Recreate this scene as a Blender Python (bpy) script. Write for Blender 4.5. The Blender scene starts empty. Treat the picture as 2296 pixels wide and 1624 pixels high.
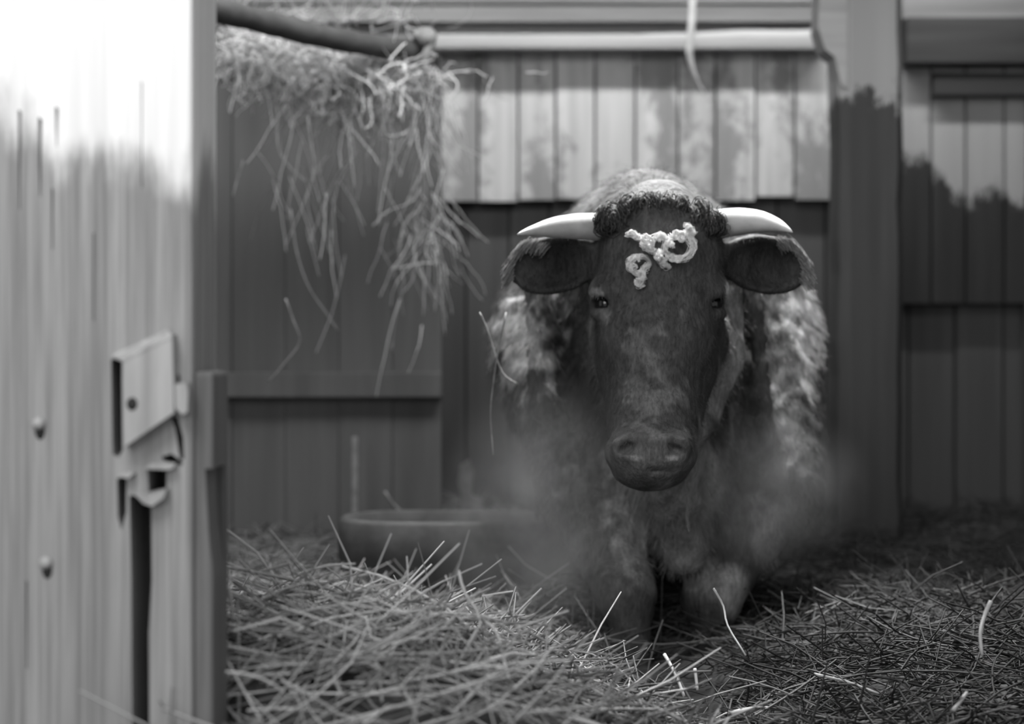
import bpy, bmesh, math, random
import numpy as np
from mathutils import Vector, Matrix

random.seed(7)
RNG = np.random.default_rng(11)
SC = bpy.context.scene
COL = SC.collection

# ------------------------------------------------------------------ camera
F = 3750.0          # focal length in pixels of the 2296 x 1624 frame
CZ = 0.79           # lens height above the floor
HY = 775.0          # pixel row of the horizon
cam_d = bpy.data.cameras.new('camera')
cam_d.sensor_width = 36.0
cam_d.lens = 36.0 * F / 2296.0
cam_d.shift_y = -(812.0 - HY) / 2296.0
cam_d.clip_start = 0.05
cam_d.dof.use_dof = True
cam_d.dof.focus_distance = 2.6
cam_d.dof.aperture_fstop = 2.6
cam = bpy.data.objects.new('camera', cam_d)
COL.objects.link(cam)
cam.location = (0, 0, CZ)
cam.rotation_euler = (math.radians(90), 0, 0)
SC.camera = cam

# ------------------------------------------------------------------ world, lights, exposure
world = bpy.data.worlds.new('sky')
SC.world = world
world.use_nodes = True
world.node_tree.nodes['Background'].inputs[0].default_value = (1, 1, 1, 1)
world.node_tree.nodes['Background'].inputs[1].default_value = 0.55


def area(name, loc, target, sx, sy, power, spread=180):
    l = bpy.data.lights.new(name, 'AREA')
    l.shape = 'RECTANGLE'
    l.size, l.size_y, l.energy = sx, sy, power
    l.spread = math.radians(spread)
    o = bpy.data.objects.new(name, l)
    COL.objects.link(o)
    o.location = loc
    o.rotation_euler = (Vector(target) - Vector(loc)).to_track_quat('-Z', 'Y').to_euler()
    return o


# daylight through the long opening in the roof, above and just in front of the animal
area('roof_opening_light', (-0.05, 3.60, 2.38), (-0.1, 3.9, 0), 2.3, 0.6, 40, 150)
area('horn_top_lamp', (0.33, 3.52, 2.39), (0.32, 3.22, 1.0), 0.8, 0.30, 22, 50)  # added narrow lamp that brightens the horn tops
# the roof opening along the back wall
area('eaves_light', (0.5, 5.13, 2.38), (0.5, 5.6, 1.4), 3.6, 0.05, 24, 120)
# sky above the yard in front of the shed
area('yard_sky_light', (-0.75, 0.5, 2.5), (-0.62, 1.8, 1.3), 0.9, 0.9, 26, 150)
# low general daylight through the wide front opening
area('front_daylight', (-1.6, -4.2, 2.6), (-0.3, 3.4, 0.6), 3.0, 2.4, 95, 170)

SC.view_settings.view_transform = 'Standard'
SC.view_settings.look = 'None'
SC.view_settings.gamma = 1.0
SC.view_settings.use_curve_mapping = False
SC.view_settings.exposure = 0.0


# ------------------------------------------------------------------ helpers
def P(px, py, d):
    """point on the ray of pixel (px, py) at depth d"""
    return Vector(((px - 1148.0) / F * d, d, CZ + (HY - py) / F * d))


def tag(o, label=None, cat=None, group=None, kind=None):
    if label: o['label'] = label
    if cat: o['category'] = cat
    if group: o['group'] = group
    if kind: o['kind'] = kind
    return o


def empty(name, loc):
    o = bpy.data.objects.new(name, None)
    COL.objects.link(o)
    o.location = loc
    return o


def link_mesh(name, me, mats, parent=None, base=None, smooth=False):
    """mesh data in world coordinates -> object whose origin is base (or the parent's origin)"""
    off = Vector((0, 0, 0))
    if parent is not None:
        off = world_loc(parent)
    elif base is not None:
        off = Vector(base)
    if off.length > 0:
        me.transform(Matrix.Translation(-off))
    o = bpy.data.objects.new(name, me)
    COL.objects.link(o)
    if parent is not None:
        o.parent = parent
    else:
        o.location = off
    for m in (mats if isinstance(mats, (list, tuple)) else [mats]):
        me.materials.append(m)
    if smooth:
        me.polygons.foreach_set('use_smooth', [True] * len(me.polygons))
    return o


def world_loc(o):
    v = Vector(o.location)
    while o.parent is not None:
        o = o.parent
        v += Vector(o.location)
    return v


class MB:
    """collects shapes into one bmesh"""
    def __init__(self):
        self.bm = bmesh.new()

    def box(self, lo, hi, mi=0, rot=None, bev=0.0):
        lo, hi = Vector(lo), Vector(hi)
        c, s = (lo + hi) / 2, (hi - lo)
        r = bmesh.ops.create_cube(self.bm, size=1.0)
        vs = r['verts']
        for v in vs:
            v.co = Vector((v.co.x * s.x, v.co.y * s.y, v.co.z * s.z))
        if bev > 0:
            es = list({e for v in vs for e in v.link_edges})
            rb = bmesh.ops.bevel(self.bm, geom=es, offset=bev, segments=2, affect='EDGES', profile=0.5)
            vs = list({v for f in rb['faces'] for v in f.verts} | {v for v in vs if v.is_valid})
            vs = self._island(vs)
        M = Matrix.Translation(c) @ (rot.to_4x4() if rot is not None else Matrix.Identity(4))
        for v in vs:
            v.co = M @ v.co
        for f in {f for v in vs for f in v.link_faces}:
            f.material_index = mi
        return vs

    def _island(self, vs):
        seen, todo = set(vs), list(vs)
        while todo:
            v = todo.pop()
            for e in v.link_edges:
                w = e.other_vert(v)
                if w not in seen:
                    seen.add(w); todo.append(w)
        return list(seen)

    def prism(self, pts, d0, d1, mi=0, dpts=None):
        """polygon given in pixels at depth d0, pushed straight back to depth d1"""
        front = [self.bm.verts.new(P(x, y, (dpts[i] if dpts else d0))) for i, (x, y) in enumerate(pts)]
        back = [self.bm.verts.new(Vector((v.co.x, d1, v.co.z))) for v in front]
        n = len(pts)
        fs = [self.bm.faces.new(front), self.bm.faces.new(back[::-1])]
        for i in range(n):
            j = (i + 1) % n
            fs.append(self.bm.faces.new([front[i], back[i], back[j], front[j]]))
        for f in fs:
            f.material_index = mi
        return front, back

    def tube(self, pts, radii, seg=10, mi=0, flat=1.0, cap=True):
        pts = [Vector(p) for p in pts]
        if not isinstance(radii, (list, tuple)):
            radii = [radii] * len(pts)
        rings = []
        up = None
        for i, p in enumerate(pts):
            t = (pts[min(i + 1, len(pts) - 1)] - pts[max(i - 1, 0)]).normalized()
            if up is None:
                up = Vector((0, 0, 1)) if abs(t.z) < 0.9 else Vector((1, 0, 0))
            a = t.cross(up).normalized()
            b = a.cross(t).normalized()
            up = b
            ring = []
            for k in range(seg):
                an = 2 * math.pi * k / seg
                ring.append(self.bm.verts.new(p + a * math.cos(an) * radii[i] + b * math.sin(an) * radii[i] * flat))
            rings.append(ring)
        for i in range(len(rings) - 1):
            for k in range(seg):
                j = (k + 1) % seg
                f = self.bm.faces.new([rings[i][k], rings[i][j], rings[i + 1][j], rings[i + 1][k]])
                f.material_index = mi
        if cap:
            self.bm.faces.new(rings[0][::-1]).material_index = mi
            self.bm.faces.new(rings[-1]).material_index = mi

    def ball(self, c, r, rx=1, ry=1, rz=1, mi=0, sub=2):
        res = bmesh.ops.create_icosphere(self.bm, subdivisions=sub, radius=r)
        for v in res['verts']:
            v.co = Vector((v.co.x * rx, v.co.y * ry, v.co.z * rz)) + Vector(c)
        for f in {f for v in res['verts'] for f in v.link_faces}:
            f.material_index = mi

    def mesh(self, name):
        bmesh.ops.recalc_face_normals(self.bm, faces=self.bm.faces[:])
        me = bpy.data.meshes.new(name)
        self.bm.to_mesh(me)
        self.bm.free()
        return me

    def obj(self, name, mats, parent=None, base=None, smooth=False):
        return link_mesh(name, self.mesh(name), mats, parent, base, smooth)


def spline(pts, n):
    """Catmull-Rom through pts"""
    pts = [np.array(p, float) for p in pts]
    pts = [2 * pts[0] - pts[1]] + pts + [2 * pts[-1] - pts[-2]]
    out = []
    segs = len(pts) - 3
    for i in range(n):
        t = i / (n - 1) * segs
        k = min(int(t), segs - 1)
        u = t - k
        a, b, c, d = pts[k:k + 4]
        out.append(0.5 * ((2 * b) + (-a + c) * u + (2 * a - 5 * b + 4 * c - d) * u * u + (-a + 3 * b - 3 * c + d) * u ** 3))
    return [Vector(p) for p in out]


def strands_mesh(name, paths, radii):
    """paths: (N, K, 3) float array; radii: (N, K); three-sided tubes in one mesh"""
    paths = np.asarray(paths, float)
    N, K, _ = paths.shape
    radii = np.asarray(radii, float)
    t = np.gradient(paths, axis=1)
    t /= np.linalg.norm(t, axis=2, keepdims=True) + 1e-9
    ref = RNG.normal(size=(N, 1, 3))
    a = np.cross(t, ref); a /= np.linalg.norm(a, axis=2, keepdims=True) + 1e-9
    b = np.cross(t, a)
    S = 3
    V = np.empty((N, K, S, 3))
    for s in range(S):
        an = 2 * math.pi * s / S
        V[:, :, s] = paths + (a * math.cos(an) + b * math.sin(an)) * radii[:, :, None]
    V = V.reshape(-1, 3)
    base = (np.arange(N) * K * S)[:, None, None]
    k = (np.arange(K - 1) * S)[None, :, None]
    s = np.arange(S)[None, None, :]
    s2 = (s + 1) % S
    Q = np.stack([base + k + s, base + k + s2, base + k + S + s2, base + k + S + s], axis=-1).reshape(-1, 4)
    me = bpy.data.meshes.new(name)
    me.vertices.add(len(V)); me.vertices.foreach_set('co', V.ravel())
    me.loops.add(len(Q) * 4); me.loops.foreach_set('vertex_index', Q.ravel().astype(np.int32))
    me.polygons.add(len(Q))
    me.polygons.foreach_set('loop_start', (np.arange(len(Q)) * 4).astype(np.int32))
    me.update(calc_edges=True)
    me.validate()
    # a tone for every strand
    ca = me.color_attributes.new('tone', 'FLOAT_COLOR', 'POINT')
    tone = np.repeat(RNG.uniform(0, 1, N), K * S)
    cols = np.stack([tone, tone, tone, np.ones_like(tone)], axis=1)
    ca.data.foreach_set('color', cols.ravel())
    me.polygons.foreach_set('use_smooth', [True] * len(me.polygons))
    return me


# ------------------------------------------------------------------ materials (all neutral greys: a black and white photograph)
def new_mat(name, rough=0.8, spec=0.3):
    m = bpy.data.materials.new(name)
    m.use_nodes = True
    nt = m.node_tree
    b = nt.nodes['Principled BSDF']
    b.inputs['Roughness'].default_value = rough
    b.inputs['Specular IOR Level'].default_value = spec
    return m, nt, b


class N:
    def __init__(self, nt):
        self.nt = nt
        self.L = nt.links.new

    def pos(self):
        return self.nt.nodes.new('ShaderNodeNewGeometry').outputs['Position']

    def mapped(self, vec, scale):
        n = self.nt.nodes.new('ShaderNodeMapping')
        self.L(vec, n.inputs['Vector'])
        n.inputs['Scale'].default_value = scale
        return n.outputs[0]

    def noise(self, vec, scale, detail=4, rough=0.6):
        n = self.nt.nodes.new('ShaderNodeTexNoise')
        self.L(vec, n.inputs['Vector'])
        n.inputs['Scale'].default_value = scale
        n.inputs['Detail'].default_value = detail
        n.inputs['Roughness'].default_value = rough
        return n.outputs[0]

    def math(self, op, a, b=None, c=None):
        n = self.nt.nodes.new('ShaderNodeMath')
        n.operation = op
        for i, v in enumerate((a, b, c)):
            if v is None: continue
            if isinstance(v, (int, float)): n.inputs[i].default_value = v
            else: self.L(v, n.inputs[i])
        return n.outputs[0]

    def ramp(self, v, lo, hi, a=0.0, b=1.0):
        n = self.nt.nodes.new('ShaderNodeMapRange')
        n.interpolation_type = 'SMOOTHSTEP'
        self.L(v, n.inputs[0])
        for i, x in enumerate((lo, hi, a, b)):
            n.inputs[i + 1].default_value = x
        return n.outputs[0]

    def mix(self, f, a, b):
        n = self.nt.nodes.new('ShaderNodeMix')
        if isinstance(f, (int, float)): n.inputs[0].default_value = f
        else: self.L(f, n.inputs[0])
        for i, v in ((2, a), (3, b)):
            if isinstance(v, (int, float)): n.inputs[i].default_value = v
            else: self.L(v, n.inputs[i])
        return n.outputs[0]

    def xyz(self, vec):
        n = self.nt.nodes.new('ShaderNodeSeparateXYZ')
        self.L(vec, n.inputs[0])
        return n.outputs

    def bump(self, h, strength, dist, b):
        n = self.nt.nodes.new('ShaderNodeBump')
        n.inputs['Strength'].default_value = strength
        n.inputs['Distance'].default_value = dist
        self.L(h, n.inputs['Height'])
        self.L(n.outputs[0], b.inputs['Normal'])

    def color(self, v, b):
        self.L(v, b.inputs['Base Color'])


def wood(name, lo, hi, axis='z', grain=60.0, spots=0.0, spot_val=0.05, wash=None, rough=0.8, bump=0.4, soft=0.012, zs=0.05, wz=0.5, slope=0.0, x0=0.0):
    """grey weathered wood; wash=(level, amplitude, value, streak_scale): whitewash above a ragged level"""
    m, nt, b = new_mat(name, rough)
    n = N(nt)
    p = n.pos()
    sc = {'z': (1, 1, zs), 'x': (zs, 1, 1)}[axis]
    g = n.noise(n.mapped(p, sc), grain, 5, 0.65)
    g2 = n.noise(n.mapped(p, sc), grain * 0.25, 3, 0.6)
    v = n.ramp(n.math('ADD', n.math('MULTIPLY', g, 0.55), n.math('MULTIPLY', g2, 0.45)), 0.32, 0.68, lo, hi)
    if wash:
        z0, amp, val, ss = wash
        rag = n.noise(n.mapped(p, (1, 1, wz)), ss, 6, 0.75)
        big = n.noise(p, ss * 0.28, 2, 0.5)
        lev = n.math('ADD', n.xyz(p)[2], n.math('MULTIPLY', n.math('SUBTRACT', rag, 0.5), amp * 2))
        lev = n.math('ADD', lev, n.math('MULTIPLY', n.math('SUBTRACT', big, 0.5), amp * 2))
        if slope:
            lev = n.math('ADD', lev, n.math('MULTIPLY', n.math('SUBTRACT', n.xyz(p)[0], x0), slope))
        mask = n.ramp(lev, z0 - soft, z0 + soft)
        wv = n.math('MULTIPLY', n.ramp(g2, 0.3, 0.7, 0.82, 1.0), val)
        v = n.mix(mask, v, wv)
    if spots > 0:
        s = n.noise(n.mapped(p, (1, 1, 0.7)), 17, 8, 0.75)
        # each plank is worn to its own degree
        pl = n.noise(n.mapped(p, (1, 0, 0.15)), 6.5, 2, 0.5)
        sm = n.ramp(n.math('ADD', s, n.math('MULTIPLY', n.math('SUBTRACT', pl, 0.5), 1.3)), 0.42, 0.60, 0.0, spots)
        v = n.mix(sm, v, spot_val)
    n.color(v, b)
    n.bump(g, bump, 0.004, b)
    return m


def plain(name, val, rough=0.8, var=0.25, scale=25, bump=0.2, spec=0.3):
    m, nt, b = new_mat(name, rough, spec)
    n = N(nt)
    s = n.noise(n.pos(), scale, 5, 0.6)
    n.color(n.ramp(s, 0.3, 0.7, val * (1 - var), val * (1 + var)), b)
    n.bump(s, bump, 0.004, b)
    return m


def straw_mat(name, lo, hi, rough=0.55):
    m, nt, b = new_mat(name, rough, 0.2)
    n = N(nt)
    a = nt.nodes.new('ShaderNodeVertexColor')
    a.layer_name = 'tone'
    n.color(n.math('MAXIMUM', n.math('ADD', n.math('MULTIPLY', n.xyz(a.outputs[0])[0], hi - lo), lo), 0.02), b)
    return m


M = {}
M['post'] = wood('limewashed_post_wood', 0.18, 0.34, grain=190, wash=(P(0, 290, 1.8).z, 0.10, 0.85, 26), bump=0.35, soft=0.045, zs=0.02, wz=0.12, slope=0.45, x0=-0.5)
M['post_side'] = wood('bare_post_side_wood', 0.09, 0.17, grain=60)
M['latch'] = wood('pale_latch_wood', 0.26, 0.42, grain=70)
M['hole_and_shadow'] = plain('dark_knot_and_shadow', 0.02)
M['nail'] = plain('dull_nail_metal', 0.3, rough=0.45)
M['back_wash'] = wood('limewashed_plank_wood', 0.34, 0.50, grain=30, spots=0.8, spot_val=0.17)
M['back_dark'] = wood('dark_stall_wood', 0.05, 0.068, grain=25, bump=0.2)
M['rack_dark'] = wood('brown_rack_boards', 0.10, 0.14, grain=25, bump=0.2)
M['back_upper'] = wood('grey_boards', 0.13, 0.24, axis='x', grain=22)
M['rail'] = wood('pale_rail_wood', 0.24, 0.36, axis='x', grain=30)
M['pole'] = wood('dark_pole_wood', 0.05, 0.08, axis='x', grain=30)
M['beam'] = wood('dark_beam_wood', 0.03, 0.06, axis='x', grain=20)
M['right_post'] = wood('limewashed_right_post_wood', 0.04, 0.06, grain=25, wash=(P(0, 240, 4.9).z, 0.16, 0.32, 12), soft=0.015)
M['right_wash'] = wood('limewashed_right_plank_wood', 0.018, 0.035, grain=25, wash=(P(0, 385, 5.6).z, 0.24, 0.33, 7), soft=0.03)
M['straw'] = straw_mat('dry_straw', 0.08, 0.30)
M['hay'] = straw_mat('meadow_hay', 0.26, 0.95)
M['hay_dull'] = plain('dull_hay_stalk', 0.24, 0.6, 0.4)
M['straw_bright'] = plain('bright_straw_stalk', 0.36, 0.5, 0.15)
M['bed'] = plain('matted_bedding', 0.055, 0.95, 0.6, 14, 1.0)
M['floor'] = plain('earth_floor', 0.05, 0.95)
M['trough'] = plain('dark_trough_wood', 0.075, 0.9, 0.2, 18, spec=0.1)
M['cord'] = plain('pale_cord', 0.5)
M['slat'] = plain('pale_slat_wood', 0.22, 0.8)
M['roof'] = plain('dark_roof_boards', 0.04)

# ------------------------------------------------------------------ the setting
mb = MB()
mb.box((-2.6, 0.6, -0.1), (2.6, 5.9, 0.0))
tag(mb.obj('floor', M['floor']), kind='structure')

BW = 5.6  # distance of the back wall
mb = MB()
z_rail = P(0, 100, BW).z
z_bot = P(0, 446, BW).z
# whitewashed vertical planks, each 0.127 m wide
edges = [985, 1072, 1162, 1246, 1334, 1424, 1520, 1604, 1694, 1782, 1868, 1955]
for a, b_ in zip(edges[:-1], edges[1:]):
    x0, x1 = P(a, 0, BW).x + 0.004, P(b_, 0, BW).x - 0.004
    dy = random.uniform(-0.006, 0.006)
    mb.box((x0, BW + dy, z_bot + random.uniform(-0.01, 0.01)), (x1, BW + 0.03 + dy, z_rail + 0.02), 0)
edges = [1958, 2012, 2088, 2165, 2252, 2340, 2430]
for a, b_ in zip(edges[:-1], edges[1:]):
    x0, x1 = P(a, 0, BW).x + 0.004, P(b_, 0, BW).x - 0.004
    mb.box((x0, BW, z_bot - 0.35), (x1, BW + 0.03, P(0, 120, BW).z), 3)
# dark lower planks, set back
x = -2.4
while x < 2.5:
    w = random.uniform(0.13, 0.17)
    mb.box((x, BW + 0.05 + random.uniform(-0.004, 0.004), 0), (x + w - 0.008, BW + 0.08, z_rail if x < -0.3 else z_bot + 0.02), 1)
    x += w
mb.box((-2.4, BW + 0.09, 0), (2.6, BW + 0.11, 2.4), 1)
# wide horizontal boards above the rail
zt = P(0, 84, BW).z
hb = [zt, P(0, 52, BW).z, P(0, 12, BW).z, P(0, -60, BW).z, P(0, -150, BW).z, 2.4]
for i, (a, b_) in enumerate(zip(hb[:-1], hb[1:])):
    off = [0.035, 0.0, -0.01, 0.0, 0.0][i]
    mb.box((-2.4, BW + off, a + 0.006), (P(1880, 0, BW).x, BW + 0.06, b_), 2)
tag(mb.obj('wall_back', [M['back_wash'], M['back_dark'], M['back_upper'], M['right_wash']]), kind='structure')

mb = MB()
mb.box((1.72, 2.2, 0), (1.78, BW + 0.1, 2.4))
tag(mb.obj('wall_right', M['back_dark']), kind='structure')
mb = MB()
mb.box((-2.46, 2.0, 0), (-2.4, BW + 0.1, 2.4))
tag(mb.obj('wall_left', M['back_dark']), kind='structure')
mb = MB()   # boarded ceiling with two long openings to the sky
mb.box((-2.46, 1.7, 2.42), (1.78, 3.25, 2.46))
mb.box((-2.46, 3.95, 2.42), (1.78, 5.08, 2.46))
mb.box((-2.46, 5.18, 2.42), (1.78, 5.75, 2.46))
mb.box((-2.46, 3.25, 2.42), (-1.1, 3.95, 2.46))
mb.box((1.6, 3.25, 2.42), (1.78, 3.95, 2.46))
tag(mb.obj('ceiling', M['roof']), kind='structure')

# right hand beams on the wall
mb = MB()
a, b_ = P(2020, 152, BW), P(2420, 48, BW)
mb.box((a.x, BW - 0.08, a.z), (b_.x, BW, b_.z), 0, bev=0.006)
tag(mb.obj('trim_1', M['beam']), kind='structure')
mb = MB()
a, b_ = P(2085, 220, BW), P(2420, 168, BW)
mb.box((a.x, BW - 0.05, a.z), (b_.x, BW, b_.z), 0, bev=0.005)
tag(mb.obj('trim_2', M['beam']), kind='structure')
mb = MB()
a, b_ = P(2020, 46, BW), P(2420, -40, BW)
mb.box((a.x, BW - 0.02, a.z), (b_.x, BW, b_.z), 0, bev=0.005)
tag(mb.obj('trim_3', M['back_upper']), kind='structure')

# ------------------------------------------------------------------ rail along the back wall
mb = MB()
pts = spline([P(955, 104, BW - 0.06), P(1200, 98, BW - 0.06), P(1420, 94, BW - 0.06), P(1620, 86, BW - 0.06), P(1850, 82, BW - 0.06)], 16)
mb.tube(pts, [0.024 + 0.002 * math.sin(i * 1.7) for i in range(16)], 10)
mb.box((pts[0].x, BW - 0.085, z_rail - 0.030), (pts[-1].x, BW - 0.003, z_rail + 0.02), bev=0.004)  # unseen ledge behind the rail, added to shade the planks below
r = mb.obj('wall_rail', M['rail'], base=P(1400, 100, BW - 0.06), smooth=True)
tag(r, 'pale round wooden rail running along the back wall above the whitewashed planks', 'rail')

# hanging cord
mb = MB()
pts = spline([P(1553, -40, 5.35), P(1552, 40, 5.35), P(1546, 100, 5.35), P(1549, 140, 5.35), P(1563, 180, 5.36), P(1582, 212, 5.37)], 20)
mb.tube(pts, [0.012] * 10 + [0.010, 0.009, 0.008, 0.007, 0.006, 0.005, 0.004, 0.003, 0.003, 0.002], 8)
tag(mb.obj('hanging_cord', M['cord'], base=pts[0], smooth=True),
    'pale curved cord hanging in front of the back wall rail above the cow', 'cord')

# ------------------------------------------------------------------ right hand post
rp = empty('support_post', (P(1952, 0, 4.9).x, 4.9, 0))
tag(rp, 'thick upright post with whitewashed top and dark worn lower half at the back wall', 'post')
mb = MB()
D = 4.85
x0, x1 = P(1882, 0, D).x, P(2024, 0, D).x
nz = 24
ring_prev = None
for i in range(nz + 1):
    z = 2.4 * i / nz
    j0, j1 = random.uniform(-0.006, 0.004), random.uniform(-0.004, 0.004)
    ring = [mb.bm.verts.new(c) for c in ((x0 + j0, D, z), (x0 + 0.03, D - 0.02, z), (x1 - 0.02 + j1, D - 0.02, z), (x1 + j1, D + 0.01, z), (x1 + j1, D + 0.16, z), (x0 + j0, D + 0.16, z))]
    if ring_prev:
        for k in range(6):
            mb.bm.faces.new([ring_prev[k], ring_prev[(k + 1) % 6], ring[(k + 1) % 6], ring[k]])
    else:
        mb.bm.faces.new(ring[::-1])
    ring_prev = ring
mb.bm.faces.new(ring_prev)
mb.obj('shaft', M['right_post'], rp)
mb = MB()
mb.prism([(1838, -30), (1900, -30), (1900, 200), (1886, 190), (1872, 128), (1850, 110), (1834, 60)], D - 0.02, D + 0.1)
tag(mb.obj('brace', M['rail'], rp), 'pale curved knee brace at the top of the post')

# ------------------------------------------------------------------ hay rack with its dark backboard
hr = empty('hay_rack', P(740, 120, 4.3))
tag(hr, 'hay rack of a dark slanting pole in front of dark boards, stuffed with hay', 'rack')
mb = MB()
pts = spline([P(400, 2, 3.75), P(560, 40, 3.95), P(700, 76, 4.1), P(850, 104, 4.25), P(945, 118, 4.35)], 22)
mb.tube(pts, [0.030 + 0.0015 * math.sin(i * 2.1) for i in range(22)], 12)
tag(mb.obj('pole', M['pole'], hr, smooth=True), 'dark smooth slanting pole')
mb = MB()
mb.tube(spline([P(930, 84, 4.30), P(945, 74, 4.30), P(964, 76, 4.30), P(966, 96, 4.30), P(956, 125, 4.30), P(952, 160, 4.31), P(954, 200, 4.32)], 18), [0.016] * 8 + [0.013] * 5 + [0.010, 0.008, 0.007, 0.006, 0.004], 8)
mb.ball(P(956, 86, 4.30), 0.024, sub=2)
tag(mb.obj('bracket', M['slat'], hr, smooth=True), 'pale bracket at the pole end')
mb = MB()
xs = [380, 520, 640, 760, 880, 990]
for a, b_ in zip(xs[:-1], xs[1:]):
    A, B = P(a, 190 + random.uniform(-6, 6), 4.75), P(b_, 1140, 4.75)
    mb.box((A.x + 0.001, 4.75 + random.uniform(-0.004, 0.004), 0.02), (B.x - 0.001, 4.79, A.z))
A = P(380, 885, 4.75)
mb.box((P(380, 0, 4.75).x, 4.70, P(0, 892, 4.7).z), (P(992, 0, 4.75).x, 4.745, P(0, 835, 4.7).z), bev=0.004)
tag(mb.obj('backboard', M['rack_dark'], hr), 'dark upright boards behind the hay')

# ------------------------------------------------------------------ foreground post
D = 1.8
fp = empty('door_post', (P(240, 0, D).x, D + 0.07, 0))
tag(fp, 'broad weathered doorway post with whitewashed top and cut-out latch recesses', 'post')


def boolean_cut(target_me, cutters):
    t = bpy.data.objects.new('tmp', target_me); COL.objects.link(t)
    cos = []
    for c in cutters:
        o = bpy.data.objects.new('tmpc', c); COL.objects.link(o); cos.append(o)
        mod = t.modifiers.new('b', 'BOOLEAN')
        mod.operation = 'DIFFERENCE'; mod.solver = 'EXACT'; mod.object = o
    dg = bpy.context.evaluated_depsgraph_get()
    me = bpy.data.meshes.new_from_object(t.evaluated_get(dg))
    for o in cos + [t]:
        bpy.data.objects.remove(o)
    me.materials.clear()
    return me


def cutter(pts, d0, d1):
    mb = MB()
    mb.prism(pts, d0, d1)
    # keep the cut straight: the prism is extruded along +Y from its pixel outline on the front face
    for v in mb.bm.verts:
        if v.co.y < (d0 + d1) / 2:
            v.co.y = d0 - 0.03
    return mb.mesh('cut')


mb = MB()
xr = P(432, 0, D).x
mb.box((P(-700, 0, D).x, D, 0.0), (xr, D + 0.15, 2.45), bev=0.006)
body = mb.mesh('shaft')
cuts = [
    cutter([(249, 806), (273, 806), (275, 1010), (266, 1028), (253, 1020)], D, D + 0.07),
    cutter([(262, 1074), (284, 1070), (283, 1150), (272, 1190), (264, 1160)], D, D + 0.06),
    cutter([(331, 1054), (374, 1050), (374, 1096), (333, 1104)], D, D + 0.08),
    cutter([(290, 1112), (320, 1110), (340, 1134), (341, 1300), (334, 1420), (336, 1800), (298, 1800), (295, 1500), (294, 1300)], D, D + 0.10),
    cutter([(380, 930), (398, 936), (411, 980), (413, 1030), (404, 1032), (392, 960)], D, D + 0.06),
    cutter([(362, 1024), (385, 1018), (410, 1036), (408, 1046), (366, 1034)], D, D + 0.05),
]
for x, ya, yb, w in ((44, 245, 470, 7), (90, 262, 440, 9), (127, 238, 330, 8), (118, 420, 560, 4), (318, 180, 420, 3), (60, 1300, 1500, 4), (210, 520, 720, 3)):
    cuts.append(cutter([(x - w * .5, ya), (x + w * .5, ya + 6), (x + w * .35, (ya + yb) / 2), (x + 1, yb), (x - 1, yb), (x - w * .4, (ya + yb) / 2)], D, D + 0.012))
me = boolean_cut(body, cuts)
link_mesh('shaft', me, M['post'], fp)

# side board fixed to the inner face of the post
mb = MB()
mb.box((xr, D + 0.005, 0.0), (P(512, 0, D + 0.10).x, D + 0.10, P(0, 832, D + 0.05).z), bev=0.005)
sb = mb.mesh('side_board')
cuts = []
mb = MB()
mb.prism([(458, 1052), (486, 1052), (494, 1240), (500, 1370), (484, 1370), (466, 1200)], D, D + 0.075)
for v in mb.bm.verts:
    if v.co.y < D + 0.03: v.co.y -= 0.03
cuts.append(mb.mesh('c'))
me = boolean_cut(sb, cuts)
tag(link_mesh('side_board', me, M['post_side'], fp), 'darker board fixed on the inner side of the post')

# tilted latch board with a bright chamfered top
mb = MB()
f0 = [(275, 804), (386, 750), (390, 926), (277, 1004)]
fr, bk = mb.prism(f0, D - 0.022, D + 0.01)
# chamfer strip: a sloping face between the front top edge and the post
cA, cB = P(250, 797, D + 0.0), P(387, 744, D + 0.0)
mb2 = MB()
a0, a1 = P(274, 805, D - 0.0225), P(386, 751, D - 0.0225)
b0, b1 = P(250, 795, D + 0.002), P(374, 738, D + 0.002)
vs = [mb2.bm.verts.new(v) for v in (a0, a1, b1, b0)]
vl = [mb2.bm.verts.new(v + Vector((0, 0.0, -0.003))) for v in (a0, a1, b1, b0)]
mb2.bm.faces.new(vs); mb2.bm.faces.new(vl[::-1])
for k in range(4):
    mb2.bm.faces.new([vs[k], vl[k], vl[(k + 1) % 4], vs[(k + 1) % 4]])
lb = mb.obj('latch_board', M['latch'], fp)
tag(lb, 'small pale slanted board nailed on the post')
tag(mb2.obj('top_edge', M['latch'], lb), 'bright bevelled top edge')
mb = MB()
mb.ball(P(296, 906, D - 0.022), 0.006, 1, 0.4, 1.2)
mb.obj('knot', M['hole_and_shadow'], lb, smooth=True)
# small blocks around the recesses
mb = MB()
mb.prism([(322, 1052), (338, 1040), (392, 1040), (388, 1050), (376, 1054)], D - 0.012, D + 0.002)
tag(mb.obj('keeper_lip', M['latch'], fp), 'pale splintered lip above the square recess')
mb = MB()
mb.prism([(300, 1108), (316, 1104), (334, 1112), (372, 1098), (366, 1118), (340, 1136), (322, 1130)], D - 0.016, D + 0.002)
tag(mb.obj('keeper_lip', M['latch'], fp), 'pale splintered lip below the square recess')
mb = MB()
mb.prism([(262, 1066), (292, 1058), (300, 1062), (286, 1074)], D - 0.01, D + 0.002)
mb.obj('keeper_lip', M['latch'], fp)
mb = MB()
mb.prism([(389, 862), (418, 858), (422, 880), (420, 925), (408, 930), (392, 915)], D - 0.018, D + 0.002)
tag(mb.obj('chip', M['latch'], fp), 'pale wood chip beside the latch board')
mb = MB(); mb.ball(P(394, 849, D), 0.005, 1, 0.4, 1.1)
mb.obj('nail_hole', M['hole_and_shadow'], fp, smooth=True)
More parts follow.
